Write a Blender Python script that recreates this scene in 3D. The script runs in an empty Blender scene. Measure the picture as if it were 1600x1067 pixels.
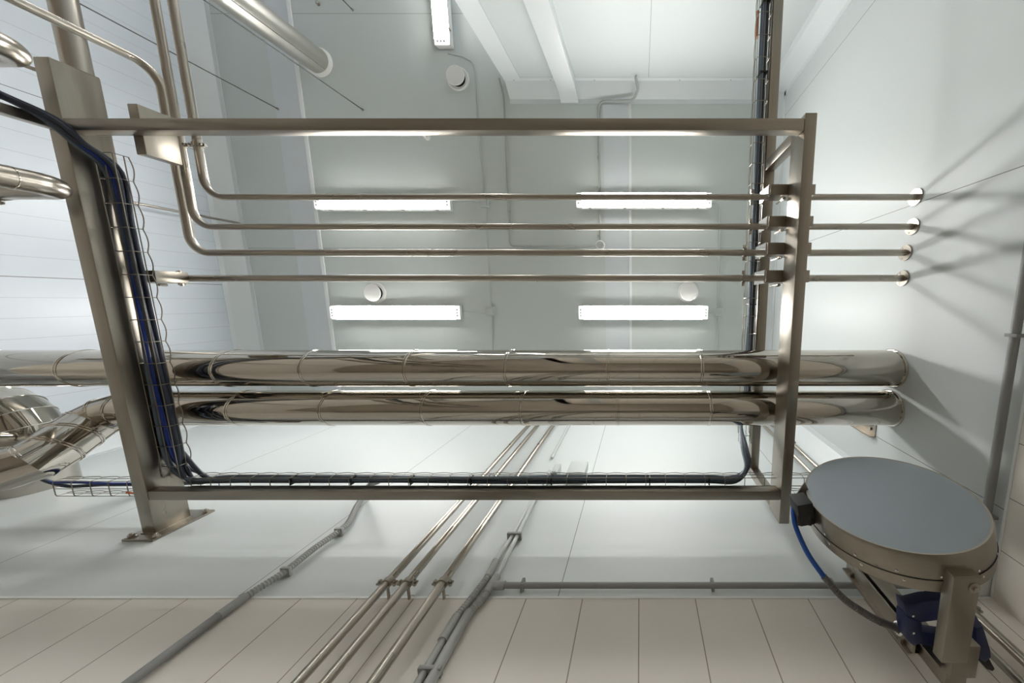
import bpy, bmesh, math, random
from mathutils import Vector, Matrix
random.seed(7)
S = bpy.context.scene
C = S.collection
V = Vector
CZ = 1.3                      # lens height above the floor; every height below is measured from the lens
# ---------------------------------------------------------------- camera
F = 480.0; TH = math.atan(63/480.0); ST, CT = math.sin(TH), math.cos(TH)
cd = bpy.data.cameras.new('camera'); cam = bpy.data.objects.new('camera', cd); C.objects.link(cam)
cd.sensor_width = 36; cd.lens = 36*F/1600; cd.shift_x = -0.125; cd.clip_start = 0.01; cd.clip_end = 100
fw = V((0, ST, CT)); up = V((0, -CT, ST)); rt = V((1, 0, 0))
m = Matrix((rt, up, -fw)).transposed().to_4x4(); m.translation = V((0, 0, CZ))
cam.matrix_world = m
S.camera = cam
# ---------------------------------------------------------------- world + exposure
w = bpy.data.worlds.new('world'); S.world = w; w.use_nodes = True
w.node_tree.nodes['Background'].inputs[0].default_value = (.8, .87, .9, 1)
w.node_tree.nodes['Background'].inputs[1].default_value = 0.3
S.view_settings.view_transform = 'Standard'; S.view_settings.look = 'None'
S.view_settings.gamma = 1; S.view_settings.use_curve_mapping = False
S.view_settings.exposure = 0.76
LAMP = 26.0                    # strength of the fluorescent diffusers

# room planes (relative to the lens)
ZC = 3.8; XR = 1.58; XL = -4.87; YF = 1.323; YB = -2.38; YFAR = -7.5; ZF = -CZ; ZT = 1.21; XE = -1.47; CV = .12

def pt(px, py, X=None, Y=None, Z=None):
    u = (px-1000)/F; v = (py-533)/F
    d = V((u, ST+v*CT, CT-v*ST))
    if X is not None: return d*(X/d.x)
    if Y is not None: return d*(Y/d.y)
    return d*(Z/d.z)

# ---------------------------------------------------------------- materials
def mat(name, col, rough=.5, metal=0., emit=None, spec=.5, noise=0., nscale=8., stretch=(1, 1, 1), bump=0., coat=0.):
    mt = bpy.data.materials.new(name); mt.use_nodes = True
    nt = mt.node_tree; b = nt.nodes['Principled BSDF']
    b.inputs['Base Color'].default_value = (*col, 1); b.inputs['Roughness'].default_value = rough
    b.inputs['Metallic'].default_value = metal; b.inputs['Specular IOR Level'].default_value = spec
    b.inputs['Coat Weight'].default_value = coat
    if emit:
        b.inputs['Emission Color'].default_value = (*emit[0], 1); b.inputs['Emission Strength'].default_value = emit[1]
    if noise or bump:
        tc = nt.nodes.new('ShaderNodeTexCoord'); mp = nt.nodes.new('ShaderNodeMapping'); mp.inputs['Scale'].default_value = stretch
        no = nt.nodes.new('ShaderNodeTexNoise'); no.inputs['Scale'].default_value = nscale; no.inputs['Detail'].default_value = 4
        nt.links.new(tc.outputs['Object'], mp.inputs[0]); nt.links.new(mp.outputs[0], no.inputs['Vector'])
        if noise:
            mx = nt.nodes.new('ShaderNodeMix'); mx.data_type = 'RGBA'
            mx.inputs[6].default_value = (*[c*(1-noise) for c in col], 1); mx.inputs[7].default_value = (*[min(1, c*(1+noise)) for c in col], 1)
            nt.links.new(no.outputs[0], mx.inputs[0]); nt.links.new(mx.outputs[2], b.inputs['Base Color'])
            mr = nt.nodes.new('ShaderNodeMapRange'); mr.inputs[3].default_value = rough*.8; mr.inputs[4].default_value = rough*1.25
            nt.links.new(no.outputs[0], mr.inputs[0]); nt.links.new(mr.outputs[0], b.inputs['Roughness'])
        if bump:
            bp = nt.nodes.new('ShaderNodeBump'); bp.inputs['Strength'].default_value = bump; bp.inputs['Distance'].default_value = .01
            nt.links.new(no.outputs[0], bp.inputs['Height']); nt.links.new(bp.outputs[0], b.inputs['Normal'])
    return mt

def panel(name, col, seams, rough=.35, line=(.12, .12, .11), noise=.02):
    """plain cladding with joint lines: seams = [(axis, spacing, phase, width, strength)] in world metres"""
    mt = mat(name, col, rough, spec=.4, noise=noise, nscale=1.3)
    nt = mt.node_tree; b = nt.nodes['Principled BSDF']
    src = b.inputs['Base Color'].links[0].from_socket
    g = nt.nodes.new('ShaderNodeNewGeometry'); sp = nt.nodes.new('ShaderNodeSeparateXYZ'); nt.links.new(g.outputs['Position'], sp.inputs[0])
    def mth(op, a, bb=None):
        n = nt.nodes.new('ShaderNodeMath'); n.operation = op
        for i, q in enumerate((a, bb)):
            if q is None: continue
            if isinstance(q, (int, float)): n.inputs[i].default_value = q
            else: nt.links.new(q, n.inputs[i])
        return n.outputs[0]
    for ax, spc, ph, wd, stg in seams:
        f = mth('FRACT', mth('ADD', mth('DIVIDE', mth('SUBTRACT', sp.outputs[ax], ph), spc), 100.5))
        dd = mth('ABSOLUTE', mth('SUBTRACT', f, .5))
        k = mth('MULTIPLY', mth('LESS_THAN', dd, wd/spc/2), stg)
        mx = nt.nodes.new('ShaderNodeMix'); mx.data_type = 'RGBA'; nt.links.new(k, mx.inputs[0]); nt.links.new(src, mx.inputs[6])
        mx.inputs[7].default_value = (*line, 1); src = mx.outputs[2]
    nt.links.new(src, b.inputs['Base Color'])
    return mt

WC = (.64, .68, .68)
M = {}
M['wall_x'] = panel('white_panel_front', WC, [(0, 1.446, -.37, .004, .8)], .42)
M['wall_y'] = panel('white_panel_right', WC, [(1, 1.45, -.553, .004, .85)], .42)
M['wall_b'] = panel('white_panel_back', WC, [(0, 1.44, .092, .005, .6)], .4)
M['wall_l'] = panel('white_panel_left', (.64, .69, .74), [(1, 1.45, -.19, .006, .8), (1, .1611, -.19, .004, .3)], .3)
M['ceil'] = panel('ceiling_panel', (.62, .665, .645), [(1, 2.49, -.63, .006, .5)], .5)
TC = (.84, .80, .735)
M['tile_x'] = panel('tile_front', TC, [(0, .2515, -.005, .0045, .75)], .3, (.2, .17, .12), .06)
M['tile_y'] = panel('tile_right', TC, [(1, .2457, 1.323, .0045, .75)], .3, (.2, .17, .12), .06)
M['floor'] = panel('floor_tile', (.27, .23, .185), [(0, .3, 0, .006, .6), (1, .3, 0, .006, .6)], .35, (.1, .09, .08), .15)
M['trim'] = mat('white_trim', (.74, .78, .79), .4)
M['trim2'] = mat('white_strip', (.66, .70, .72), .45)
M['ridge'] = mat('white_sealant', (.86, .88, .88), .4)
M['steel'] = mat('brushed_steel', (.33, .30, .255), .30, 1, noise=.12, nscale=60, stretch=(.05, 1, 1), bump=.02)
M['steel_y'] = mat('brushed_steel_long', (.33, .30, .255), .30, 1, noise=.12, nscale=60, stretch=(1, .05, 1), bump=.02)
M['tube'] = mat('satin_steel_tube', (.45, .415, .36), .28, 1, noise=.08, nscale=3)
M['mirror'] = mat('polished_steel_jacket', (.53, .495, .44), .045, 1, bump=.012, nscale=5)
M['band'] = mat('jacket_bead', (.66, .62, .56), .12, 1)
M['wire'] = mat('zinc_wire', (.30, .285, .25), .35, 1)
M['duct'] = mat('satin_duct', (.68, .66, .61), .34, 1, noise=.06, nscale=6)
M['rod'] = mat('dull_rod', (.07, .07, .07), .6)
M['blue'] = mat('blue_cable', (.015, .05, .32), .4)
M['dark'] = mat('dark_grey_cable', (.035, .045, .07), .45)
M['grey_c'] = mat('slate_cable', (.11, .15, .20), .4)
M['black'] = mat('black_plastic', (.012, .012, .012), .5)
M['pvc'] = mat('grey_pvc', (.42, .43, .42), .45, noise=.05)
M['pvc_d'] = mat('grey_pvc_pipe', (.30, .305, .30), .45, noise=.05)
M['pvc_w'] = mat('light_grey_conduit', (.55, .58, .57), .45)
M['white'] = mat('white_plastic', (.80, .80, .77), .4)
M['gap'] = mat('vent_gap', (.02, .02, .02), .8)
M['lamp'] = mat('lit_diffuser', (.9, .9, .9), .4, emit=((1, .98, .955), LAMP))
M['lampend'] = mat('clear_diffuser_end', (.85, .86, .86), .25, emit=((1, 1, 1), .55))
M['orange'] = mat('orange_tag', (.75, .20, .06), .5)
M['reelface'] = mat('blue_grey_enamel', (.27, .315, .345), .42, noise=.03, nscale=2)
M['gunblue'] = mat('navy_rubber', (.02, .03, .11), .4)
M['hose'] = mat('blue_hose', (.015, .09, .42), .35)
M['sleeve'] = mat('grey_spring_sleeve', (.16, .15, .15), .4, .3)
M['chrome'] = mat('chrome', (.8, .8, .8), .12, 1)

# ---------------------------------------------------------------- mesh helpers
class MB:
    def __init__(s): s.v = []; s.f = []
    def add(s, vs, fs):
        n = len(s.v); s.v += [tuple(v) for v in vs]; s.f += [tuple(i+n for i in f) for f in fs]; return s
    def box(s, x0, x1, y0, y1, z0, z1):
        x0, x1 = sorted((x0, x1)); y0, y1 = sorted((y0, y1)); z0, z1 = sorted((z0, z1))
        vs = [(x, y, z) for z in (z0, z1) for y in (y0, y1) for x in (x0, x1)]
        return s.add(vs, [(0, 2, 3, 1), (4, 5, 7, 6), (0, 1, 5, 4), (2, 6, 7, 3), (0, 4, 6, 2), (1, 3, 7, 5)])
    def obox(s, c, ax, ay, az):
        """box by centre and three half-axis vectors"""
        c, ax, ay, az = map(V, (c, ax, ay, az))
        if ax.cross(ay).dot(az) < 0: az = -az
        vs = [c+ax*i+ay*j+az*k for k in (-1, 1) for j in (-1, 1) for i in (-1, 1)]
        return s.add(vs, [(0, 2, 3, 1), (4, 5, 7, 6), (0, 1, 5, 4), (2, 6, 7, 3), (0, 4, 6, 2), (1, 3, 7, 5)])
    def prism(s, prof, a, b, fn):
        """profile of 2-D points extruded from a to b; fn(p, q, t) gives the 3-D point"""
        n = len(prof); vs = [fn(p, q, a) for p, q in prof]+[fn(p, q, b) for p, q in prof]
        return s.add(vs, [(i, (i+1) % n, n+(i+1) % n, n+i) for i in range(n)]+[tuple(range(n))[::-1], tuple(range(n, 2*n))])
    def tube(s, P, r, seg=16, closed=False, cap=True):
        P = [V(p) for p in P]; n = len(P); R = r if isinstance(r, (list, tuple)) else [r]*n
        T = []
        for i in range(n):
            a = P[i-1] if (i > 0 or closed) else P[i]; b = P[(i+1) % n] if (i < n-1 or closed) else P[i]
            d1 = (P[i]-a); d2 = (b-P[i])
            t = (d1.normalized() if d1.length > 1e-9 else V())+(d2.normalized() if d2.length > 1e-9 else V())
            T.append(t.normalized())
        t = T[0]; nrm = t.orthogonal().normalized(); vs = []
        for i in range(n):
            q = T[i-1].rotation_difference(T[i]) if i else None
            if q: nrm = q @ nrm
            nrm = (nrm-T[i]*nrm.dot(T[i])).normalized(); bn = T[i].cross(nrm)
            # keep section round through mitres
            d = (P[i]-P[i-1]).normalized() if i > 0 else T[i]
            k = 1/max(.5, T[i].dot(d)); ed = (d-T[i]*d.dot(T[i]))
            ed = ed.normalized() if ed.length > 1e-4 else None
            for j in range(seg):
                a = 2*math.pi*j/seg; o = nrm*math.cos(a)+bn*math.sin(a)
                if ed is not None: o = o+ed*(o.dot(ed)*(k-1))
                vs.append(P[i]+o*R[i])
        fs = []
        for i in range(n if closed else n-1):
            for j in range(seg):
                a = i*seg+j; b = i*seg+(j+1) % seg; i2 = (i+1) % n
                fs.append((a, b, i2*seg+(j+1) % seg, i2*seg+j))
        if cap and not closed: fs += [tuple(range(seg))[::-1], tuple((n-1)*seg+j for j in range(seg))]
        return s.add(vs, fs)
    def lathe(s, prof, c, axis, seg=40):
        """prof = (radius, distance along axis) list"""
        c = V(c); ax = V(axis).normalized(); a = ax.orthogonal().normalized(); b = ax.cross(a); vs = []
        for r, h in prof:
            for j in range(seg):
                t = 2*math.pi*j/seg; vs.append(c+ax*h+(a*math.cos(t)+b*math.sin(t))*max(r, 1e-4))
        fs = []
        for i in range(len(prof)-1):
            for j in range(seg):
                fs.append((i*seg+j, i*seg+(j+1) % seg, (i+1)*seg+(j+1) % seg, (i+1)*seg+j))
        fs += [tuple(range(seg))[::-1], tuple((len(prof)-1)*seg+j for j in range(seg))]
        return s.add(vs, fs)
    def ring(s, c, axis, R, r, seg=48, k=8, a0=0, a1=2*math.pi, ref=None):
        ax = V(axis).normalized(); a = (V(ref) if ref else ax.orthogonal()).normalized(); b = ax.cross(a)
        full = abs(a1-a0) > 6.28; n = seg if full else seg+1
        P = [V(c)+(a*math.cos(a0+(a1-a0)*i/seg)+b*math.sin(a0+(a1-a0)*i/seg))*R for i in range(n)]
        return s.tube(P, r, k, closed=full)
    def bolt(s, p, axis, r=.008, h=.006):
        ax = V(axis).normalized(); a = ax.orthogonal().normalized(); b = ax.cross(a)
        vs = [V(p)+ax*t+(a*math.cos(i*math.pi/3)+b*math.sin(i*math.pi/3))*r for t in (0, h) for i in range(6)]
        return s.add(vs, [(i, (i+1) % 6, 6+(i+1) % 6, 6+i) for i in range(6)]+[(5, 4, 3, 2, 1, 0), (6, 7, 8, 9, 10, 11)])

def fillet(P, rad, n=8):
    P = [V(p) for p in P]; out = [P[0]]
    for i in range(1, len(P)-1):
        r = rad[i-1] if isinstance(rad, (list, tuple)) else rad
        a = (P[i-1]-P[i]); b = (P[i+1]-P[i]); la, lb = a.length, b.length; a.normalize(); b.normalize()
        ang = a.angle(b); d = min(r/math.tan(ang/2) if ang < 3.1 else 0, la*.49, lb*.49)
        if d < 1e-5: out.append(P[i]); continue
        rr = d*math.tan(ang/2); c = P[i]+(a+b).normalized()*(rr/math.sin(ang/2))
        s0 = P[i]+a*d-c; s1 = P[i]+b*d-c; q = s0.rotation_difference(s1)
        ax, an = q.to_axis_angle()
        for k in range(n+1):
            out.append(c+Matrix.Rotation(an*k/n, 3, ax) @ s0)
    out.append(P[-1]); return out

def smoothpath(P, n=6):
    P = [V(p) for p in P]; out = []
    Q = [P[0]*2-P[1]]+P+[P[-1]*2-P[-2]]
    for i in range(1, len(Q)-2):
        for k in range(n):
            t = k/n; a, b, c, d = Q[i-1], Q[i], Q[i+1], Q[i+2]
            out.append(.5*((2*b)+(c-a)*t+(2*a-5*b+4*c-d)*t*t+(-a+3*b-3*c+d)*t**3))
    out.append(P[-1]); return out

def mesh(name, mb, mt, parent=None, bevel=0., sharp=32):
    me = bpy.data.meshes.new(name); me.from_pydata([(x, y, z+CZ) for x, y, z in mb.v], [], mb.f); me.update()
    bm = bmesh.new(); bm.from_mesh(me)
    bmesh.ops.recalc_face_normals(bm, faces=bm.faces)
    if bevel: bmesh.ops.bevel(bm, geom=[e for e in bm.edges if e.is_manifold and e.calc_face_angle(0) > .6], offset=bevel, segments=2, affect='EDGES', profile=.6)
    for f in bm.faces: f.smooth = True
    bm.to_mesh(me); bm.free()
    me.set_sharp_from_angle(angle=math.radians(sharp))
    me.materials.append(mt)
    o = bpy.data.objects.new(name, me); C.objects.link(o)
    if parent: o.parent = parent
    return o

def tagged(o, label, cat, group=None):
    o['label'] = label; o['category'] = cat
    if group: o['group'] = group
    return o
def thing(name, label, cat, group=None):
    o = bpy.data.objects.new(name, None); o.empty_display_size = .05; C.objects.link(o)
    return tagged(o, label, cat, group)
def struct(name, mb, mt, parent=None, **k):
    o = mesh(name, mb, mt, parent, **k)
    if not parent: o['kind'] = 'structure'
    return o
def kids(o):
    return [c for c in bpy.data.objects if c.parent == o]
def settle():
    """put each thing's origin at the base of its own geometry"""
    for o in [o for o in C.objects if o.parent is None and o.type in ('EMPTY', 'MESH')]:
        fam = [o]+kids(o); fam += [g for c in kids(o) for g in kids(c)]
        ms = [q for q in fam if q.type == 'MESH']
        if not ms: continue
        co = [v.co for q in ms for v in q.data.vertices]
        lo = V((min(c.x for c in co), min(c.y for c in co), min(c.z for c in co))); hi = V((max(c.x for c in co), max(c.y for c in co), max(c.z for c in co)))
        b = V(((lo.x+hi.x)/2, (lo.y+hi.y)/2, lo.z)); o.location = b
        for q in ms: q.data.transform(Matrix.Translation(-b))

# ================================================================ THE ROOM
T_ = .12
ce = struct('ceiling', MB().box(XL-T_, XR+T_, YFAR-T_, YF+T_, ZC, ZC+T_), M['ceil'])
struct('floor', MB().box(XL-T_, XR+T_, YFAR-T_, YF+T_, ZF-T_, ZF), M['floor'])
wf = struct('wall_front', MB().box(XL-T_, XR+T_, YF, YF+T_, ZF, ZC), M['wall_x'])
struct('tile_cladding', MB().box(XL+.006, XR-.006, YF-.006, YF, ZF, ZT), M['tile_x'], wf)
struct('tile_edge_strip', MB().box(XL+.006, XR-.006, YF-.009, YF, ZT, ZT+.010), M['ridge'], wf)
wr = struct('wall_right', MB().box(XR, XR+T_, YB, YF, ZF, ZC), M['wall_y'])
struct('tile_cladding', MB().box(XR-.006, XR, YB, YF-.006, ZF, ZT), M['tile_y'], wr)
struct('tile_edge_strip', MB().box(XR-.009, XR, YB, YF-.009, ZT, ZT+.010), M['ridge'], wr)
wb = struct('wall_back', MB().box(XE, XR+T_, YB-T_, YB, ZF, ZC), M['wall_b'])
struct('tile_cladding', MB().box(XE, XR-.006, YB, YB+.006, ZF, ZT), M['tile_x'], wb)
wl = struct('wall_left', MB().box(XL-T_, XL, YFAR, YF, ZF, ZC), M['wall_l'])
struct('tile_cladding', MB().box(XL, XL+.006, YFAR, YF-.006, ZF, ZT), M['tile_y'], wl)
wi = struct('wall_inner', MB().box(XE, XE+T_, YFAR, YB-T_, ZF, ZC), M['wall_l'])
wx = struct('wall_far', MB().box(XL-T_, XE+T_, YFAR-T_, YFAR, ZF, ZC), M['wall_b'])
# cove trims: 45 degree white angle with a flange on the wall and one on the ceiling
def cove(c, fl=.045, t=.004):
    return [(0, c+fl), (t, c+fl), (t, c), (c, t), (c+fl, t), (c+fl, 0), (0, 0)]
def cove_obj(name, fn, a, b, screws=()):
    o = struct(name, MB().prism(cove(CV), a, b, fn), M['trim'], sharp=10)
    for p, ax in screws: mesh('screw', MB().lathe([(.0, 0), (.006, 0), (.006, .003), (.003, .005)], p, ax, 10), M['tube'], o)
    return o
scr = [(pt(x, 124.5, Y=YB+.004), (0, 1, 0)) for x in (803, 860, 929, 1062, 1142)]+[(pt(x, 153, Z=ZC-.004), (0, 0, -1)) for x in (804, 868, 935, 1058, 1134)]
cove_obj('trim_1', lambda p, q, t: (t, YB+p, ZC-q), XE, XR, scr)
cove_obj('trim_2', lambda p, q, t: (XR-p, t, ZC-q), YB, YF)
cove_obj('trim_3', lambda p, q, t: (XL+p, t, ZC-q), YFAR, YF)
cove_obj('trim_4', lambda p, q, t: (t, YF-p, ZC-q), XL, XR)
cove_obj('trim_5', lambda p, q, t: (XR-p, YB+q, t), ZF, ZC)
cove_obj('trim_6', lambda p, q, t: (XR-p, YF-q, t), ZT+.012, ZC)
cove_obj('trim_7', lambda p, q, t: (XL+p, YF-q, t), ZT+.012, ZC)
struct('trim_8', MB().box(XE-.004, XE+.18, YB-.02, YB+.006, ZF, ZC-.02).box(XE-.004, XE, YB-.2, YB, ZF, ZC-.02), M['trim'])
struct('trim_9', MB().box(-4.13, -3.845, YFAR, YF, ZC-.004, ZC), M['trim2'])
struct('trim_10', MB().box(-3.845, -3.805, YFAR, YF, ZC-.012, ZC), M['ridge'], bevel=.003)
struct('trim_11', MB().box(-.42, -.13, YB+CV+.047, YF, ZC-.004, ZC), M['trim2'])
struct('trim_12', MB().box(-.13, -.10, YB+CV+.047, YF, ZC-.010, ZC), M['ridge'], bevel=.003)
# pilaster duct on the back wall
pl = MB().prism([(YB, ZF), (YB+.10, ZF), (YB+.10, ZC-.10), (YB+.16, ZC-.005), (YB, ZC-.005)], -.895, -.70, lambda p, q, t: (t, p, q))
struct('trim_13', pl, M['trim'], bevel=.004)

# ================================================================ CEILING LAMPS
def lamp(cx, cy, along, label):
    t = thing('ceiling_lamp', label, 'lamp', 'fluorescent lamps on the ceiling')
    L, Wd = 1.56/2, .17/2
    def fn(p, q, r):                     # p along, q across
        return (cx+p, cy+q, r) if along == 'x' else (cx+q, cy+p, r)
    def slab(l0, l1, w, z0, z1, top=1.):
        b = MB(); vs = [fn(l0, -w, z0), fn(l1, -w, z0), fn(l1, w, z0), fn(l0, w, z0), fn(l0, -w*top, z1), fn(l1, -w*top, z1), fn(l1, w*top, z1), fn(l0, w*top, z1)]
        return b.add(vs, [(3, 2, 1, 0), (4, 5, 6, 7), (0, 1, 5, 4), (1, 2, 6, 5), (2, 3, 7, 6), (3, 0, 4, 7)])
    mesh('housing', slab(-L+.02, L-.02, Wd, ZC-.088, ZC-.012), M['white'], t, bevel=.006)
    mesh('diffuser', slab(-L+.065, L-.065, .062, ZC-.108, ZC-.088, 1.35), M['lamp'], t, bevel=.006)
    for s in (-1, 1):
        a, b = sorted((s*(L-.065), s*(L-.004)))
        mesh('end_cap', slab(a, b, .062, ZC-.106, ZC-.088, 1.35), M['lampend'], t, bevel=.006)
        for q in (-.035, 0, .035):
            p = fn(s*(L-.03), q, ZC-.1065); mesh('lamp_holder', MB().lathe([(.009, 0), (.009, -.004)], p, (0, 0, 1), 12), M['pvc'], t)
    for k in (-.62, -.22, .22, .62):
        for s in (-1, 1):
            p = fn(k, s*(Wd+.001), ZC-.05)
            mesh('clip', MB().box(p[0]-.012, p[0]+.012, p[1]-.006, p[1]+.006, ZC-.098, ZC-.068), M['tube'], t)
    for k in (-.5, .5):
        p = fn(k, 0, 0); mesh('mounting_bracket', MB().box(p[0]-.03, p[0]+.03, p[1]-.03, p[1]+.03, ZC-.014, ZC), M['tube'], t)
    return t
lamp(-2.96, -1.13, 'x', 'lit fluorescent ceiling lamp behind the topmost straight tube, left one of that pair')
lamp(.045, -1.15, 'x', 'lit fluorescent ceiling lamp behind the topmost straight tube, right one of that pair')
lamp(-2.94, .137, 'x', 'lit fluorescent ceiling lamp just above the jacketed pipes, left one of that pair')
lamp(.04, .137, 'x', 'lit fluorescent ceiling lamp just above the jacketed pipes, right one of that pair')
lamp(-2.14, -3.52, 'y', 'lit fluorescent ceiling lamp cut by the top frame edge, running lengthways')
lamp(-2.14, -5.6, 'y', 'added unseen fill lamp on the ceiling beyond the top frame edge, in line with the lengthways lamp')  # added out of view for more grazing light from the annex
lamp(-3.9, -5.6, 'y', 'added unseen fill lamp on the ceiling beyond the top frame edge, close to the left wall')  # second unseen lamp, added to brighten the left wall
# sprinkler-like white stub
p = pt(668, 214, Z=ZC)
t = thing('ceiling_sensor', 'tiny white round sensor on the ceiling under the upper frame beam', 'sensor')
mesh('base', MB().lathe([(.035, 0), (.035, -.02), (.028, -.03)], p, (0, 0, 1), 24), M['white'], t)
mesh('dome', MB().lathe([(.02, -.03), (.02, -.045), (.012, -.06), (.002, -.063)], p, (0, 0, 1), 24), M['white'], t)
p = pt(498, 6, Z=ZC)
tagged(mesh('ceiling_anchor', MB().lathe([(.018, 0), (.018, -.02), (.01, -.03)], p, (0, 0, 1), 12), M['tube']), 'small steel anchor plug on the ceiling near the top frame edge', 'anchor')
# round air valves
def valve(px, py, label):
    p = pt(px, py, Z=ZC)
    t = thing('air_valve', label, 'air vent', 'round air valves on the ceiling')
    mesh('collar', MB().lathe([(.070, 0), (.125, 0), (.125, -.008), (.112, -.016), (.088, -.012), (.080, .0)], p, (0, 0, 1), 48), M['white'], t)
    mesh('throat', MB().lathe([(.0, -.002), (.084, -.002), (.084, -.004), (.0, -.004)], p, (0, 0, 1), 40), M['gap'], t)
    mesh('disc', MB().lathe([(.0, -.04), (.07, -.045), (.098, -.052), (.104, -.058), (.098, -.064), (.04, -.067), (0, -.067)], p, (0, 0, 1), 48), M['white'], t)
    mesh('stem', MB().lathe([(.008, 0), (.008, -.045)], p, (0, 0, 1), 10), M['tube'], t)
valve(716, 123, 'round white air valve near the end of the lengthways ceiling lamp')
valve(588, 457, 'round white air valve above the left lamp by the jacketed pipes')
valve(1075, 456, 'round white air valve above the right lamp by the jacketed pipes')

# ---- ceiling wiring
def conduit(name, pts, r, mt, label, cat='conduit', group=None, rad=.05, seg=10, clips=()):
    o = thing(name, label, cat, group)
    mesh('pipe_run', MB().tube(fillet(pts, rad), r, seg), mt, o)
    for c, ax in clips: mesh('clip', MB().box(c[0]-.012, c[0]+.012, c[1]-.012, c[1]+.012, c[2]-.004, c[2]+.016), mt, o)
    return o
zc = ZC-.014
def cp(x, y, z=zc): return pt(x, y, Z=z)
P = [cp(780, 122), cp(787, 150), cp(797, 384), cp(934, 385)]
conduit('ceiling_conduit', P, .009, M['pvc'], 'thin grey conduit turning a corner on the ceiling left of the round junction box', clips=[(cp(x, y), 0) for x, y in ((790, 210), (795, 330), (829, 384), (900, 385))])
P = [cp(938, 378), cp(935, 158), cp(990, 156, ZC-.04), pt(997, 148, Y=YB+.14), pt(993, 122, Y=YB+.02)]
P[3] = V((P[3].x, YB+.10, ZC-.13)); P[4] = V((P[4].x, YB+.02, ZC-.21))
conduit('ceiling_conduit', P, .013, M['pvc'], 'grey conduit from the round junction box up to the back wall', rad=.07, clips=[(cp(935, y), 0) for y in (172, 245, 300, 368)])
p = cp(938, 383)
t = thing('junction_box', 'round white junction box on the ceiling between the lamps', 'junction box')
mesh('body', MB().lathe([(.055, .014), (.055, -.03), (.048, -.036)], p, (0, 0, 1), 32), M['white'], t)
mesh('cover', MB().lathe([(.04, -.036), (.04, -.042), (.0, -.042)], p, (0, 0, 1), 32), M['pvc_w'], t)
def jbox(px, py, label):
    p = cp(px, py, ZC); t = thing('junction_box', label, 'junction box', 'square junction boxes on the ceiling')
    mesh('body', MB().box(p.x-.05, p.x+.05, p.y-.05, p.y+.05, ZC-.045, ZC), M['pvc_w'], t, bevel=.006)
    mesh('lid', MB().box(p.x-.046, p.x+.046, p.y-.046, p.y+.046, ZC-.053, ZC-.045), M['pvc_w'], t, bevel=.003)
jbox(758, 317, 'square junction box behind the topmost straight tube, on the middle cable')
jbox(768, 486, 'square junction box beside the left lamp by the jacketed pipes')
jbox(1122, 487, 'square junction box beside the right lamp by the jacketed pipes')
pw = ZC-.01
def wirep(L, r, label, mt='pvc_w', rad=.06):
    tagged(mesh('lamp_cable', MB().tube(fillet([cp(x, y, pw) for x, y in L], rad), r, 8), M[mt]), label, 'cable', 'lamp cables on the ceiling')
wirep([(700, 82), (722, 87), (738, 96), (742, 112), (745, 180), (757, 311)], .007, 'white lamp cable from the lengthways lamp down to its first junction box')
wirep([(759, 324), (767, 480)], .006, 'white cable joining the two junction boxes left of centre')
wirep([(769, 493), (771, 600)], .006, 'white cable running from the lower left junction box behind the jacketed pipes')
wirep([(704, 316), (728, 314), (750, 317)], .005, 'short white cable between the upper left lamp and its junction box')
wirep([(717, 486), (760, 488)], .004, 'short white cable between the lower left lamp and its junction box')
wirep([(1112, 316), (1124, 320), (1124, 350), (1122, 480)], .012, 'white conduit curving from the upper right lamp down to the junction box')
wirep([(1107, 488), (1116, 486)], .005, 'short white cable between the lower right lamp and its junction box')
wirep([(1122, 494), (1121, 600)], .008, 'white conduit running from the right junction box behind the jacketed pipes')

# ================================================================ HANGING RODS AND THE VERTICAL DUCT
for (px, py), lb in (((435, 170), 'thin hanging rod left of the big steel pipe, nearest the left wall'), ((567, 171), 'thin hanging rod running under the big steel pipe from the ceiling'), ((551, 15), 'thin hanging rod at the top frame edge, farthest from the frame')):
    p = pt(px, py, Z=ZC); t = thing('hanging_rod', lb, 'rod', 'thin rods hanging from the ceiling')
    mesh('rod', MB().tube([(p.x, p.y, ZC), (p.x, p.y, .9)], .005, 8), M['rod'], t)
    mesh('anchor', MB().bolt((p.x, p.y, ZC-.012), (0, 0, 1), .014, .012), M['tube'], t)
p = pt(499, 97, Z=ZC)
t = thing('vent_pipe', 'wide satin steel pipe rising into the ceiling with a white collar', 'pipe')
mesh('pipe', MB().tube([(p.x, p.y, ZC), (p.x, p.y, .3)], .128, 48), M['duct'], t)
mesh('seam', MB().tube([(p.x+.09, p.y+.093, ZC), (p.x+.09, p.y+.093, .3)], .004, 6), M['band'], t)
mesh('ceiling_collar', MB().lathe([(.125, 0), (.150, 0), (.150, -.012), (.132, -.03), (.128, -.03)], (p.x, p.y, ZC), (0, 0, 1), 48), M['white'], t)

# ================================================================ STEEL FRAME
Z1 = 1.59
def bar(name, box, label, mt='steel', cat='beam', caps=(), group='square steel members of the pipe frame'):
    t = thing(name, label, cat, group)
    mesh('tube_body', MB().box(*box), M[mt], t, bevel=.004)
    for b in caps: mesh('end_cap', MB().box(*b), M[mt], t, bevel=.002)
    return t
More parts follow.
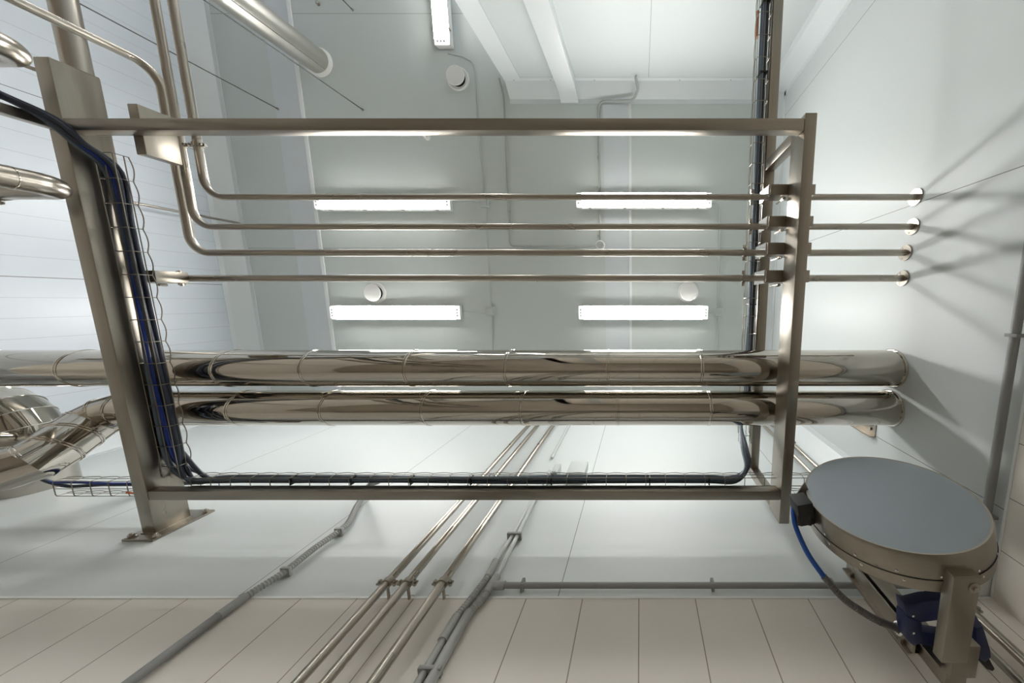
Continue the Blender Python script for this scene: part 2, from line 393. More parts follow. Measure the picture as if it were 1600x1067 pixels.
# left big member with wall plate
t = thing('frame_beam', 'deep steel beam at left with a bolted plate on the front wall', 'beam')
mesh('tube_body', MB().box(-2.83, -2.755, -1.125, YF-.012, Z1, Z1+.14), M['steel_y'], t, bevel=.005)
mesh('end_cap', MB().box(-2.828, -2.757, -1.129, -1.125, Z1+.002, Z1+.138), M['steel_y'], t)
mesh('wall_plate', MB().box(-2.875, -2.70, YF-.012, YF, Z1-.045, Z1+.205), M['steel'], t, bevel=.001)
for x, z in ((-2.857, Z1-.022), (-2.72, Z1-.022), (-2.857, Z1+.18), (-2.72, Z1+.18)):
    b = mesh('anchor_bolt', MB().lathe([(.017, 0), (.017, -.003), (.0, -.003)], (x, YF-.012, z), (0, 1, 0), 20).bolt((x, YF-.027, z), (0, 1, 0), .0125, .012).lathe([(.006, -.034), (.006, -.02)], (x, YF, z), (0, 1, 0), 12), M['tube'], t)
# weld beads
mesh('weld', MB().box(-2.835, -2.75, YF-.018, YF-.012, Z1-.004, Z1+.145), M['tube'], t, bevel=.002)
# right main member
bar('frame_beam', (.787, .845, -.885, 1.247, Z1, Z1+.135), 'deep steel beam at right carrying the clamp blocks, above the hose reel', 'steel_y', caps=((.788, .844, -.889, -.885, Z1+.001, Z1+.134), (.788, .844, 1.247, 1.250, Z1+.001, Z1+.134)))
# cross beams
bar('frame_beam', (-2.755, .787, -.867, -.813, Z1+.003, Z1+.056), 'long steel cross beam along the top, above all the tubes')
bar('frame_beam', (-2.755, .787, 1.055, 1.108, Z1+.003, Z1+.056), 'long steel cross beam along the bottom under the wire cable tray')
# upper member and risers
bar('frame_beam', (.787, .845, -2.37, 1.235, 2.05, 2.11), 'slimmer steel beam running up past the top frame edge beside the cable tray', 'steel_y')
bar('frame_post', (.787, .845, -.870, -.812, Z1+.135, 2.05), 'short steel post joining the two right beams at their top end', 'steel', 'post')
bar('frame_post', (.787, .845, 1.177, 1.235, Z1+.135, 2.05), 'short steel post joining the two right beams at their lower end', 'steel', 'post')
bar('frame_post', (-2.83, -2.785, -.860, -.815, ZF, Z1), 'steel post dropping from the left beam beside the cable bundle', 'steel', 'post')
# short block across left tubes
pa = pt(205, 161, Z=1.65); pb = pt(222, 241, Z=1.65)
xb = (pa.x+pb.x)/2
bar('support_block', (xb-.025, xb+.025, pa.y, pb.y, Z1+.060, Z1+.185), 'steel channel block lying across the top beam under the bent tubes', 'steel_y', 'block', group=None)

# ================================================================ STEEL TUBES (four straight runs)
def clamp_ring(par, c, axis, r, ears=(0, 1, 0)):
    ax = V(axis).normalized(); e = V(ears).normalized()
    k = mesh('clamp', MB().lathe([(r+.0005, -.009), (r+.005, -.009), (r+.005, .009), (r+.0005, .009)], c, ax, 24), M['tube'], par)
    for s in (-1, 1):
        q = V(c)+e*s*(r+.014); n = ax.cross(e).normalized()
        m_ = MB().obox(q, e*.011, ax*.009, n*.004); m_.tube([q-n*.014, q+n*.014], .0035, 8).bolt(q+n*.008, n, .007, .005).bolt(q-n*.013, n, .007, .005)
        mesh('clamp_ear', m_, M['tube'], k)
    return k
# y pixel at left/right of the straight run, height, radius
yR = [pt(1430, 313, X=XR), pt(1424, 355.5, X=XR), pt(1412, 397.5, X=XR), pt(1409, 434.5, X=XR)]
runs = [
 dict(Z=1.85, r=.0175, yl=pt(600, 305.5, Z=1.85).y, bend=(338, 304), top=(253, -60), lb='steel tube in the topmost straight run, bending up at left'),
 dict(Z=1.85, r=.0175, yl=pt(600, 352.5, Z=1.85).y, bend=(330, 350), top=(226, -60), lb='steel tube in the second straight run, bending up at left'),
 dict(Z=1.88, r=.0200, yl=pt(600, 393.5, Z=1.88).y, bend=(300, 392), top=None, lb='thicker steel tube in the third straight run with a second bend at its upper end'),
 dict(Z=1.88, r=.0205, yl=pt(600, 433.5, Z=1.88).y, bend=None, top=None, lb='straight steel tube in the lowest run starting at the left beam'),
]
def xat(px, py, Z): return pt(px, py, Z=Z).x
for i, R in enumerate(runs):
    Z = R['Z']; yl = R['yl']; yr = pt(1180, (309.5, 355, 395.5, 435)[i], Z=Z).y; y = (yl+yr)/2
    t = thing('steel_tube', R['lb'], 'pipe', 'small steel tubes held by the frame')
    if i == 0: P = [(XR, y, Z), (xat(320, 290, Z), y, Z), (xat(282, 60, Z), -2.6, Z)]; P[2] = (P[1][0], -3.4, Z)
    if i == 1: P = [(XR, y, Z), (xat(301, 330, Z), y, Z), (xat(301, 330, Z), -3.4, Z)]
    if i == 2:
        xb2 = xat(275, 255, Z); q = pt(243, 118, Z=Z)
        P = [(XR, y, Z), (xb2, y, Z), (xb2, q.y-.03, Z), (xb2-.03, q.y-.05, ZF)]
    if i == 3: P = [(XR, y, Z), (-2.93, y, Z)]
    R['y'] = y; R['P'] = P
    mesh('tube', MB().tube(fillet(P, .10, 12), R['r'], 24), M['tube'], t)
    fl = mesh('wall_flange', MB().lathe([(R['r'], 0), (.046, 0), (.046, -.006), (R['r'], -.006)], (XR-.001, y, Z), (1, 0, 0), 36), M['tube'], t)
    for k in range(3):
        a = k*2.1+.5; mesh('screw', MB().lathe([(.004, 0), (.004, -.003)], (XR-.007, y+.034*math.cos(a), Z+.034*math.sin(a)), (1, 0, 0), 8), M['tube'], fl)
    # welded sleeve where the lengths meet
    clamp_ring(t, (.64 if i < 2 else .62, y, Z), (1, 0, 0), R['r'])
    if i == 3: clamp_ring(t, (xat(282, 431, Z), y, Z), (1, 0, 0), R['r'])
    if i < 3: clamp_ring(t, (P[1][0], pt(300, (226, 226, 250)[i], Z=Z).y, Z), (0, 1, 0), R['r'], (1, 0, 0))
    R['t'] = t
# clamp blocks over the right beam and on the left beam
for i, R in enumerate(runs):
    hw = (.027, .028, .032, .033)[i]; tag_ = ('topmost', 'second', 'third', 'lowest')[i]
    t = thing('clamp_block', 'steel clamp block crossing the right beam under the %s straight tube' % tag_, 'block', 'steel clamp blocks on the beams')
    zt = R['Z']-R['r']-.001
    mesh('channel', MB().box(.695, .935, R['y']-hw, R['y']+hw, Z1+.136, zt), M['steel'], t, bevel=.003)
    mesh('end_plate', MB().box(.690, .695, R['y']-hw-.002, R['y']+hw+.006, Z1+.150, R['Z']+.01), M['chrome'], t)
    mesh('bolt', MB().bolt((.775, R['y']+hw+.014, Z1+.15), (0, 0, 1), .009, .03).tube([(.775, R['y']+hw+.014, Z1+.14), (.775, R['y']+hw+.014, zt)], .005, 8), M['tube'], t)
R = runs[3]
t = thing('clamp_block', 'dark steel clamp block on the left beam at the start of the lowest tube', 'block', 'steel clamp blocks on the beams')
mesh('channel', MB().box(-2.90, -2.68, R['y']-.032, R['y']+.032, Z1+.141, R['Z']-R['r']-.001), M['steel'], t, bevel=.003)
mesh('bolt', MB().bolt((-2.70, R['y']+.045, Z1+.16), (0, 0, 1), .008, .03), M['tube'], t)

# ---- other tubes at the left edge
t = thing('steel_tube', 'broad steel tube running up behind the left beam at the top left corner', 'pipe')
mesh('tube', MB().tube([(-3.41, YF, 2.062), (-3.41, -4, 2.062)], .051, 32), M['tube'], t)
mesh('wall_flange', MB().lathe([(.051, 0), (.085, 0), (.085, -.006), (.051, -.006)], (-3.41, YF-.001, 2.062), (0, 1, 0), 36), M['tube'], t)
def riser(tip, Z, r, lb, legy=None):
    q = pt(tip[0], tip[1], Z=Z); x = q.x-r; y = q.y
    t = thing('steel_riser', lb, 'pipe')
    mesh('tube', MB().tube(fillet([(x, y, ZF), (x, y, Z), (XL, y, Z)], .085, 14), r, 36), M['tube'], t)
    mesh('weld_bead', MB().ring((x, y, Z-.13), (0, 0, 1), r, .002, 36, 6), M['band'], t)
    mesh('wall_flange', MB().lathe([(r, 0), (r+.035, 0), (r+.035, .006), (r, .006)], (XL, y, Z), (1, 0, 0), 36), M['tube'], t)
    return t, x, y
t, x, y = riser((54, 82), 1.47, .047, 'steel riser with a rounded elbow beside the upper end of the left beam')
t, x, y = riser((119, 294), 1.50, .047, 'steel riser with a rounded elbow tip overlapping the left beam')
clamp_ring(t, (x-.33, y, 1.50), (1, 0, 0), .047, (0, 1, 0))
# support rod from the riser to the beam end
a = pt(36, 101, Z=1.62); b = pt(68, 113, Z=1.62)
tagged(mesh('support_bar', MB().obox((a+b)/2, (b-a)*.8, V((0, .009, 0)), V((0, 0, .004))), M['steel']), 'short flat steel bar reaching from the upper riser to the left beam', 'bar')
# thin vertical tube near the left wall
p = pt(364, 346.5, Z=3.72); q = pt(196, 313, X=p.x)
t = thing('steel_tube', 'thin pale steel tube rising behind the left beam toward the ceiling cove', 'pipe')
mesh('tube', MB().tube([(p.x, p.y, ZF), (p.x, p.y, ZC-.02)], .013, 16), M['tube'], t)
mesh('wall_stay', MB().box(XL, p.x, p.y-.01, p.y+.01, 2.0, 2.02), M['tube'], t)

# ================================================================ BIG JACKETED PIPES
def jpipe(pts, r, seams, lb, end=True, seg=64):
    t = thing('jacketed_pipe', lb, 'pipe', 'polished jacketed pipes')
    mesh('jacket', MB().tube(pts, r, seg), M['mirror'], t, sharp=9)
    for c, ax in seams:
        mesh('joint_bead', MB().ring(V(c)-V(ax)*.006, ax, r, .0035, 64, 6).ring(V(c)+V(ax)*.006, ax, r, .0035, 64, 6), M['band'], t)
    if end: mesh('wall_collar', MB().lathe([(r, -.012), (r+.006, -.012), (r+.008, 0), (r, 0)], (XR-.002, pts[0][1], pts[0][2]), (1, 0, 0), 64), M['band'], t)
    return t
Y1, ZP1, R1 = .4158, 1.888, .1137
s1 = [((pt(px, 575, Z=ZP1-R1).x, Y1, ZP1), (1, 0, 0)) for px in (-80, 83, 327, 466, 629, 787, 949, 1098, 1245)]
jpipe([(XR, Y1, ZP1), (XL, Y1, ZP1)], R1, s1, 'upper of the two long polished jacketed pipes')
Y2, ZP2, R2 = .668, 1.873, .1045
s2 = [((pt(px, 640, Z=ZP2-R2).x, Y2, ZP2), (1, 0, 0)) for px in (352, 498, 657, 812, 965, 1112, 1243)]
# lower pipe: segmented double bend dropping to the left
cl = [(XR, Y2, ZP2), (pt(205, 636, Z=ZP2).x, Y2, ZP2)]
for px, py, z in ((172, 646, 1.85), (142, 661, 1.80), (113, 681, 1.72), (82, 703, 1.64), (52, 720, 1.58), (15, 731, 1.54), (-60, 738, 1.52), (-420, 742, 1.52)):
    cl.append(tuple(pt(px, py, Z=z)))
sm = []
for i in range(1, len(cl)-1):
    d = (V(cl[i+1])-V(cl[i-1])).normalized(); sm.append((cl[i], tuple(d)))
jpipe(cl, R2+.004, s2+sm, 'lower of the two long polished jacketed pipes, with a segmented bend at left')
# gored elbow behind
ex, ey, ez = -4.17, None, 2.1
pc = pt(22, 636, Z=2.06)
gl = [(XL, pc.y, 2.06), (pc.x-.22, pc.y, 2.06)]
for k in range(1, 6):
    a = k*math.pi/2/5; gl.append((pc.x-.22+.24*math.sin(a), pc.y+.24*(1-math.cos(a)), 2.06))
gl.append((gl[-1][0], YF, 2.06))
t = thing('jacketed_pipe', 'polished jacketed pipe with a faceted elbow at the left edge, behind the other two', 'pipe', 'polished jacketed pipes')
mesh('jacket', MB().tube(gl, .155, 64), M['mirror'], t, sharp=9)
for i in range(1, len(gl)-1):
    d = (V(gl[i+1])-V(gl[i])).normalized()+(V(gl[i])-V(gl[i-1])).normalized()
    mesh('joint_bead', MB().ring(gl[i], d, .157, .004, 64, 6), M['band'], t)

# bracket on the right wall under the lower pipe
t = thing('wall_bracket', 'small angled steel bracket on the right wall under the lower jacketed pipe', 'bracket')
mesh('back_plate', MB().box(XR-.006, XR, .70, .905, 1.96, 2.16), M['steel'], t, bevel=.001)
mesh('edge_flange', MB().box(XR-.04, XR, .899, .905, 1.96, 2.16), M['steel'], t)
mesh('bolt', MB().bolt((XR-.018, .86, 2.0), (1, 0, 0), .012, .012), M['tube'], t)

# ================================================================ WIRE CABLE TRAYS
def tray(label, O, A, W, U, L, w, h, pitch=.1, ties=(), rails=None):
    """O origin at the covered side, A run direction, W across to the open side, U upwards"""
    O, A, W, U = V(O), V(A), V(W), V(U)
    t = thing('cable_tray', label, 'cable tray', 'wire mesh cable trays'); r = .0022
    def rail(P): mesh('rail_wire', MB().tube(P, r, 6), M['wire'], t)
    for k in range(3): rail([O+W*(w*k/2), O+W*(w*k/2)+A*L])
    for sd in (0, 1):
        rail([O+W*w*sd+U*h*.62, O+W*w*sd+U*h*.62+A*L])
        n = int(L/pitch); P = []
        for i in range(n*6+1):
            f = i/6; P.append(O+W*w*sd+A*(i*pitch/6)+U*(h+.010*abs(math.sin(math.pi*f))-.006))
        rail(P)
    for i in range(int(L/pitch)+1):
        s = A*(i*pitch); o = O+s+U*-.003
        P = fillet([o+U*h, o, o+W*w, o+W*w+U*h+A*.0], .012, 4); mesh('cross_wire', MB().tube(P, r, 6), M['wire'], t)
    return t
TZ = Z1+.066
tL = tray('wire mesh cable tray running down the inner side of the left beam', (-2.75, -.74, TZ), (0, 1, 0), (1, 0, 0), (0, 0, 1), 1.75, .095, .055, .12)
tB = tray('wire mesh cable tray on the bottom cross beam between left and right beams', (-2.60, 1.112, TZ+.003), (1, 0, 0), (0, -1, 0), (0, 0, 1), 3.85, .098, .052, .1145)
xt = pt(85, 760, Z=1.775).x
tA = tray('short wire mesh cable tray left of the left beam holding a blue cable', (xt, 1.206, 1.775), (1, 0, 0), (0, -1, 0), (0, 0, 1), -2.60-xt, .098, .052, .1145)
tR = tray('wire mesh cable tray beside the slim right beam up to the top frame edge', (.785, -2.3, 2.062), (0, 1, 0), (-1, 0, 0), (0, 0, 1), 3.3, .078, .052, .12)
tU = tray('wire mesh cable tray rising from below at the left frame edge', (-2.835, -.865, -.4), (0, 0, 1), (0, -1, 0), (-1, 0, 0), 1.9, .09, .05, .1)
a = pt(1181.5, 60, Z=2.115); b = pt(1184, 17, Z=2.115)
mesh('orange_tag', MB().tube([a, b], .0085, 10), M['orange'], tR)
a = pt(198, 769, Z=1.765); b = pt(219, 771, Z=1.765)
mesh('orange_tag', MB().tube([a, b], .006, 10), M['orange'], tA)

# ---- cables
def wob(P, amp, ph):
    return [V(p)+V((math.sin(i*1.7+ph), math.cos(i*1.3+ph*2), math.sin(i*2.3+ph*3)))*amp for i, p in enumerate(P)]
def cable(P, r, mt, lb, n=5, ties=()):
    t = tagged(mesh('cable', MB().tube(smoothpath(P, n), r, 10), M[mt]), lb, 'cable', 'cables lying in the wire trays')
    return t
cols = [('grey_c', .0105, 'slate grey'), ('blue', .0085, 'thin blue'), ('dark', .0095, 'dark grey'), ('grey_c', .0095, 'pale slate'), ('dark', .010, 'black'), ('dark', .0085, 'thin black')]
zb = TZ+.014
words = ['inner side', 'middle', 'outer side', 'lower edge', 'beam side', 'top of the bundle']
for i, (c, r, nm) in enumerate(cols):
    ox = (i % 3)*.025; oz = (i//3)*.020; off = .004+ox
    P = [V((-2.835+.012*i, -.885-.013*(i % 3), .1)), V((-2.835+.010*i, -.885-.013*(i % 3), .9)), V((-2.83+.01*i, -.89-.012*(i % 3), 1.38)), V((-2.80+off*.5, -.885, 1.50-oz)), V((-2.765+off*.9, -.835, 1.565-oz)), V((-2.735+off, -.76, 1.59)), V((-2.735+off, -.66, zb+oz))]
    for k in range(1, 7): P.append(V((-2.745+off+.022*math.sin(k*.75+i*1.9)*.5+.018, -.66+k*.255, zb+oz+.004*math.sin(k+i))))
    if i in (1, 4):
        P += [V((-2.70+off*.5, .96, zb+.03)), V((-2.70+off*.4, 1.06, 1.77)), V((-2.74, 1.12, 1.80)), V((-2.86, 1.135, 1.798))]
        P += [pt(190-k*28, 754+(i-1)*1.2+1.5*math.sin(k*1.4+i), Z=1.796) for k in range(4)]+[pt(76, 752, Z=1.80), pt(52, 741, Z=1.86)]
        cable(P, r, c, '%s cable turning off into the short left tray behind the pipe bend' % nm); continue
    P += [V((-2.70+off*.6, .98-.01*i, zb+oz)), V((-2.62, 1.03+.006*i, zb+oz)), V((-2.5, 1.03+.007*(i % 3), zb+oz))]
    x = -2.3
    while x < .5:
        P.append(V((x, 1.027+.008*(i % 3)+.003*math.sin(x*2.3+i*1.4), zb+oz+.003*math.sin(x*5+i)))); x += .3
    P += [V((.56, 1.03+.01*(i % 3), zb+oz+.01)), V((.635+.006*i, .99, zb+.06+oz)), V((.655+.006*i, .93, 1.86)), V((.71, .86, 2.06)), V((.738+.010*(i % 3), .72, 2.08+oz))]
    y = .4
    while y > -2.25:
        P.append(V((.741+.010*(i % 3)+.003*math.sin(y*3+i), y, 2.078+oz))); y -= .35
    cable(P, r, c, '%s cable of the bundle round the trays, on its %s' % (nm, words[i]))
# loose pair crossing from the left tray to the bottom tray
for i, (c, lb) in enumerate((('dark', 'dark cable cutting the corner from the left tray to the bottom tray'), ('grey_c', 'slate cable drooping at the corner of the left and bottom trays'))):
    pp = [(262, 668), (272, 690), (290, 712), (305, 730), (322, 745), (345, 748)] if i == 0 else [(268, 655), (268, 690), (266, 712), (272, 735), (295, 748), (330, 750)]
    cable([pt(x, y, Z=1.70) for x, y in pp], .010, c, lb)
# cable ties
for px in (460, 553, 645, 738, 863, 1015, 1107):
    c = pt(px, 750, Z=TZ+.02); mesh('cable_tie', MB().box(c.x-.003, c.x+.003, 1.014, 1.056, TZ-.003, TZ+.034), M['black'], tB)
for py in (4, 115, 475, 585):
    c = pt(1190, py, Z=2.08); mesh('cable_tie', MB().box(.726, .776, c.y-.003, c.y+.003, 2.054, 2.11), M['black'], tR)

# ================================================================ FRONT WALL SERVICES
YW = YF
# three steel tubes with stand-off clamps
for i, ((a, b), r, lb) in enumerate((((605, 910), .017, 'leftmost of the three vertical steel tubes on the front wall'), ((637, 910), .017, 'middle of the three vertical steel tubes on the front wall'), ((692, 910), .019, 'rightmost of the three vertical steel tubes on the front wall'))):
    q = pt(a, b, Y=YW-.085)
    t = thing('steel_tube', lb, 'pipe', 'vertical steel tubes on the front wall')
    mesh('tube', MB().tube([(q.x, q.y, ZF), (q.x, q.y, ZC)], r, 24), M['tube'], t)
    for z in (q.z, q.z-1.2):
        k = clamp_ring(t, (q.x, q.y, z), (0, 0, 1), r, (1, 0, 0))
        mesh('stand_off', MB().tube([(q.x, q.y+r, z), (q.x, YW-.001, z)], .006, 10).lathe([(.02, 0), (.02, -.004), (0, -.004)], (q.x, YW-.001, z), (0, 1, 0), 16), M['tube'], t)
# two thicker tubes by the right corner
for (kx, r, lb) in ((1.078, .018, 'vertical steel tube nearest the right corner, behind the hose reel'), (1.006, .015, 'thinner vertical steel tube left of the corner tube, behind the hose reel')):
    t = thing('steel_tube', lb, 'pipe', 'vertical steel tubes behind the reel')
    mesh('tube', MB().tube([(kx*1.25, 1.25, ZF), (kx*1.25, 1.25, ZC)], r, 24), M['tube'], t)
    for z in (1.1, 2.6):
        k = clamp_ring(t, (kx*1.25, 1.25, z), (0, 0, 1), r, (1, 0, 0)); mesh('stand_off', MB().tube([(kx*1.25, 1.25+r, z), (kx*1.25, YW-.001, z)], .006, 10), M['tube'], t)

def corr(P, r, n_per=.012, seg=14):
    """corrugated hose along a path"""
    P = [V(p) for p in P]; L = [0]
    for a, b in zip(P, P[1:]): L.append(L[-1]+(b-a).length)
    n = max(4, int(L[-1]/n_per*4)); out = []; rr = []
    j = 0
    for i in range(n+1):
        s = L[-1]*i/n
        while j < len(L)-2 and s > L[j+1]: j += 1
        f = (s-L[j])/max(1e-9, L[j+1]-L[j]); out.append(P[j].lerp(P[j+1], f)); rr.append(r*(1, 1.16, 1.16, 1)[i % 4]*.93)
    return MB().tube(out, rr, seg)
def wp(px, py, off=.0275): return pt(px, py, Y=YW-off)
# flexible conduit at left
t = thing('flexible_conduit', 'grey conduit on the front wall, corrugated above and smooth below, left of the steel tubes', 'conduit')
up_ = smoothpath([pt(590, 752, Z=1.72), pt(578, 757, Y=1.2), wp(569, 768), wp(562, 783), wp(556, 793), wp(545, 815), wp(530, 829), wp(490, 857), wp(447, 891), wp(410, 915), wp(381, 933)], 5)
mesh('corrugated_hose', corr(up_, .0145, .011), M['pvc'], t)
mesh('sleeve', MB().tube([wp(384, 931), wp(341, 962)], .018, 20), M['pvc'], t)
lo = wp(341, 962); mesh('rigid_pipe', MB().tube([lo, (lo.x, lo.y, ZF)], .0165, 20), M['pvc_d'], t)
for q in ((530, 829), (447, 891)):
    c = wp(*q); mesh('clip', MB().obox(c+V((0, .004, 0)), (.022, 0, 0), (0, .0225, 0), (0, 0, .007)), M['pvc'], t, bevel=.003)
# twin conduits in the centre
t = thing('flexible_conduit', 'left one of the twin grey conduits right of the three steel tubes', 'conduit', 'twin grey conduits on the front wall')
mesh('upper_pipe', MB().tube([wp(859, 735), wp(830, 783), wp(801, 836), wp(774, 878)], .010, 16), M['pvc_w'], t)
mesh('upper_sleeve', MB().tube([wp(775, 876), wp(762, 901)], .017, 20), M['pvc'], t)
mesh('corrugated_hose', corr([wp(763, 900), wp(738, 933), wp(713, 964)], .0145, .011), M['pvc'], t)
mesh('lower_sleeve', MB().tube([wp(714, 963), wp(691, 1001)], .019, 20), M['pvc'], t)
lo = wp(692, 1000); mesh('rigid_pipe', MB().tube([lo, (lo.x-.01, lo.y, ZF)], .014, 20), M['pvc'], t)
t = thing('flexible_conduit', 'right one of the twin grey conduits, with a branch fitting at the wall pipe', 'conduit', 'twin grey conduits on the front wall')
mesh('upper_pipe', MB().tube([wp(868, 735), wp(834, 783), wp(808, 837), wp(777, 899), wp(766, 918)], .011, 16), M['pvc_w'], t)
c = wp(768, 914)
mesh('branch_fitting', MB().tube([wp(776, 900), wp(760, 927)], .018, 18).tube([c, (c.x+.06, c.y, c.z)], .018, 18), M['pvc'], t)
mesh('corrugated_hose', corr([wp(761, 926), wp(747, 943), wp(732, 958)], .0145, .011), M['pvc'], t)
lo = wp(731, 959); mesh('rigid_pipe', MB().tube([wp(733, 956), lo, (lo.x-.005, lo.y, ZF)], .019, 20), M['pvc'], t)
for q in ((804, 836), (672, 1048)):
    c = wp(*q); mesh('clip', MB().obox(c+V((0, .004, 0)), (.040, 0, 0), (0, .0225, 0), (0, 0, .007)), M['pvc_d'], t, bevel=.003)
# wall pipe along front wall and right wall
zp = 1.252
t = thing('wall_pipe', 'grey plastic pipe running level along the front wall above the tiles', 'pipe')
mesh('pipe', MB().tube([(c_ := wp(770, 914)).to_tuple(), (XR-.02, c_.y, c_.z)], .0125, 20), M['pvc_d'], t)
for px in (817, 1113, 1300):
    q = pt(px, 913, Y=YW-.02); mesh('clip', MB().box(q.x-.007, q.x+.007, YW-.04, YW, q.z-.018, q.z+.018), M['pvc_d'], t, bevel=.002)
t = thing('wall_pipe', 'thick grey pipe running level along the right wall above the tiles', 'pipe')
mesh('pipe', MB().tube([(XR-.03, YB+.01, 1.262), (XR-.03, YW-.01, 1.262)], .016, 24), M['pvc_d'], t)
for y in (-1.2, .14, .95): mesh('clip', MB().box(XR-.05, XR, y-.007, y+.007, 1.24, 1.284), M['pvc_d'], t, bevel=.002)
# boxes on the front wall
def wbox(x0, y0, x1, y1, dep, lb):
    a = pt(x0, y1, Y=YW-dep); b = pt(x1, y0, Y=YW-dep)
    z0 = a.z; z1 = pt(x0, y0, Y=YW-dep).z
    t = thing('electrical_box', lb, 'box')
    mesh('body', MB().box(a.x, b.x, YW-dep, YW, z0, z1), M['pvc_w'], t, bevel=.004)
    mesh('cover', MB().box(a.x+.008, b.x-.008, YW-dep-.006, YW-dep, z0+.008, z1-.008), M['pvc_w'], t, bevel=.003)
    return t, a, z0, z1
t, a, z0, z1 = wbox(884, 720, 919, 740, .07, 'larger light grey box on the front wall above the bottom beam')
t, a, z0, z1 = wbox(860, 724, 877, 738, .06, 'smaller light grey box with cables, left of the larger wall box')
mesh('cable_gland', MB().lathe([(.012, 0), (.012, -.025), (.007, -.03)], (a.x+.02, YW-.03, z0), (0, 0, 1), 12), M['pvc_d'], t)
tagged(mesh('wall_conduit', MB().tube([wp(862, 715, .015), wp(886, 669, .015), (wp(886, 669, .015).x, YW-.015, ZC-.05)], .011, 14), M['pvc_w']), 'pale conduit rising on the front wall from the smaller box', 'conduit')

# ================================================================ HOSE REEL
k = .72
CR = V((1.276*k, k, 1.4796*k)); NR = V((-.1937, -1, -.009)).normalized(); RR = .3667*k      # face centre, outward normal, face radius
XA = V((1, 0, 0)); XA = (XA-NR*XA.dot(NR)).normalized(); ZA = NR.cross(XA).normalized()
if ZA.z < 0: ZA = -ZA
t = thing('hose_reel', 'closed steel hose reel with a round grey-blue face, right of the frame', 'hose reel')
mesh('face', MB().lathe([(0, .006), (RR*.9, .004), (RR-.004, 0), (RR-.004, -.004), (0, -.004)], CR, NR, 96), M['reelface'], t, sharp=20)
mesh('drum_shell', MB().lathe([(RR-.004, 0), (RR+.002, .001), (RR+.006, -.008), (RR+.008, -.07), (RR+.008, -.078)], CR, NR, 96), M['steel'], t, sharp=50)
mesh('shell_band', MB().lathe([(RR+.0095, -.078), (RR+.010, -.08), (RR+.008, -.118), (RR-.01, -.128), (0, -.13)], CR, NR, 96), M['steel'], t, sharp=50)
mesh('shell_seam', MB().ring(CR-NR*.0785, NR, RR+.0085, .0018, 96, 6), M['gap'], t)
for i in range(16):
    a = 2*math.pi*i/16+.2
    for h, s in ((-.066, 0), (-.092, .06)):
        d = XA*math.cos(a+s)+ZA*math.sin(a+s)
        mesh('rivet', MB().lathe([(.0045, -.001), (.0045, .002), (.002, .0035)], CR+NR*h+d*(RR+.008), d, 10), M['chrome'], t)
# outlet at the left
o = CR+XA*(-(RR+.02))+ZA*.035-NR*.06+V((-.016, -.042, 0))
mesh('outlet_guide', MB().obox(o+V((-.008, .008, -.005)), XA*.030, NR*.045, ZA*.035), M['black'], t, bevel=.006)
tri = [pt(1234, 786, Z=1.17), pt(1257, 752, Z=1.17), pt(1268, 775, Z=1.17), pt(1264, 806, Z=1.17)]
mesh('outlet_plate', MB().prism([(p.x, p.y) for p in tri], 1.166, 1.17, lambda p, q, s: V((p, q, s))), M['steel'], t)
for s in (-1, 1): mesh('guide_roller', MB().tube([o+V((-.012+.02*s, .05, -.035)), o+V((-.012+.02*s, .01, -.035))], .008, 12), M['black'], t)
# carrying arm: U channel under the drum, runs back to the wall post
za = .77
a = pt(1491, 903, Z=za); b = pt(1534, 905, Z=za); e = pt(1505, 1036, Z=za); AW = b.x-a.x
arm = thing('reel_bracket', 'steel channel bracket holding the hose reel above the wall post', 'bracket')
mesh('channel', MB().box(b.x-AW, b.x, a.y, e.y, za, za+.030), M['steel_y'], arm, bevel=.004)
mesh('end_lip', MB().box(b.x-AW, b.x, a.y-.004, a.y, za+.002, za+.05), M['steel_y'], arm)
mesh('bolt', MB().lathe([(.016, 0), (.016, -.002), (0, -.002)], (b.x-.018, a.y+.03, za), (0, 0, 1), 20).bolt((b.x-.018, a.y+.03, za-.008), (0, 0, 1), .008, .008), M['tube'], arm)
# wall post
post = thing('reel_post', 'steel post on the front wall carrying the hose reel bracket', 'post')
xp = 1.0195; yp = 1.205
mesh('post_tube', MB().box(xp-.0345, xp+.0345, yp-.035, yp+.035, .84, 1.34), M['steel'], post, bevel=.003)
mesh('wall_strip', MB().box(xp-.078, xp-.036, 1.230, 1.237, .93, 1.28), M['tube'], post)
mesh('cross_arm', MB().box(xp-.05, xp+.03, e.y+.001, yp-.036, .815, .845), M['steel_y'], post, bevel=.002)
q0 = pt(1437, 1003, Y=1.16); q1 = pt(1478, 1034, Y=1.16)
mesh('gusset', MB().box(q0.x, xp-.036, 1.16, 1.166, q1.z-.01, q0.z+.03), M['steel'], post)
mesh('edge_strip', MB().box(xp-.060, xp-.052, 1.17, 1.23, .93, 1.28), M['tube'], post)
for z in (.97, 1.24): mesh('bolt', MB().bolt((xp-.068, 1.218, z), (0, 1, 0), .008, .012), M['tube'], post)
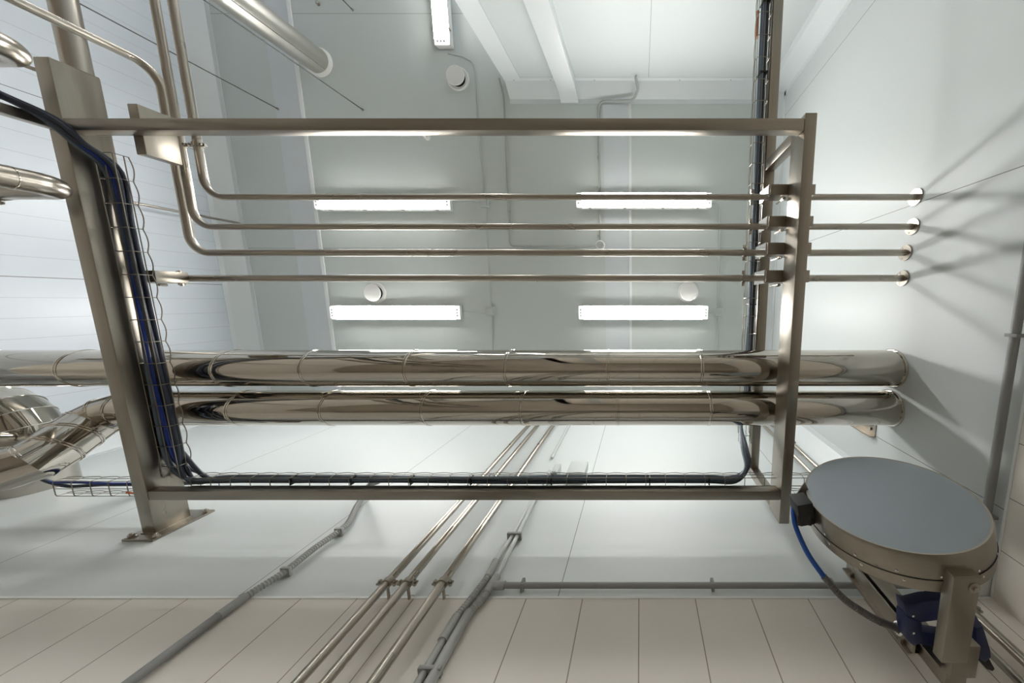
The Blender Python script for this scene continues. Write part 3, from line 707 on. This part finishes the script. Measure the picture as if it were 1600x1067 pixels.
# hose
hs = [(1241, 786, 1.12), (1240, 805, 1.10), (1245, 827, 1.08), (1262.6, 865, 1.04), (1286.6, 899.5, 1.0)]
H1 = smoothpath([pt(x, y, Z=z) for x, y, z in hs], 6)
H2 = smoothpath([pt(x, y, Z=z) for x, y, z in ((1286.6, 899.5, 1.0), (1317.6, 934, .97), (1352, 958, .95), (1374, 970, .94))], 6)
t = thing('spray_hose', 'blue hose looping from the reel outlet to the spray gun', 'hose')
mesh('hose', MB().tube(H1, .0095, 16), M['hose'], t)
mesh('spring_sleeve', corr(H2, .0115, .008), M['sleeve'], t)
mesh('cuff', MB().tube([H2[-1], pt(1402, 981, Z=.93)], .0125, 16), M['sleeve'], t)
g0 = pt(1403, 981, Z=.93); gd = (g0-H2[-1]).normalized()
mesh('ferrule', MB().ring(g0, gd, .017, .0045, 32, 10), M['chrome'], t)
# spray gun
gz = .90
def G(x, y, z=gz): return pt(x, y, Z=z)
t = thing('spray_gun', 'navy blue rubber spray gun hung behind the reel bracket', 'spray gun')
def gpoly(name, pts, z0, z1, mt, bv=.006):
    pp = [G(1180+a/2.907, 700+b/2.907) for a, b in pts]
    mesh(name, MB().prism([(p.x, p.y) for p in pp], z0, z1, lambda p, q, s: V((p, q, s))), M[mt], t, bevel=bv)
gpoly('upper_grip', [(655, 680), (668, 742), (722, 772), (800, 762), (900, 745), (985, 800), (1015, 790), (960, 700), (885, 662), (760, 673), (690, 690)], gz-.016, gz+.020, 'gunblue')
gpoly('front_body', [(664, 735), (662, 800), (672, 850), (700, 872), (738, 850), (735, 765)], gz-.020, gz+.022, 'gunblue')
gpoly('trigger_guard', [(692, 862), (790, 885), (860, 893), (960, 880), (960, 835), (855, 830), (800, 822), (728, 812)], gz-.014, gz+.016, 'gunblue')
gpoly('barrel', [(983, 925), (978, 800), (1012, 785), (1045, 890), (1050, 925), (1020, 950)], gz-.018, gz+.022, 'gunblue', .008)
gpoly('nozzle', [(1003, 948), (1047, 936), (1076, 988), (1064, 999), (1038, 988)], gz-.010, gz+.012, 'black', .004)
for q in ((1418, 952), (1419, 978)): mesh('screw', MB().lathe([(.004, -.022), (.004, -.015)], G(*q), (0, 0, 1), 10), M['chrome'], t)

settle()
bpy.context.view_layer.update()
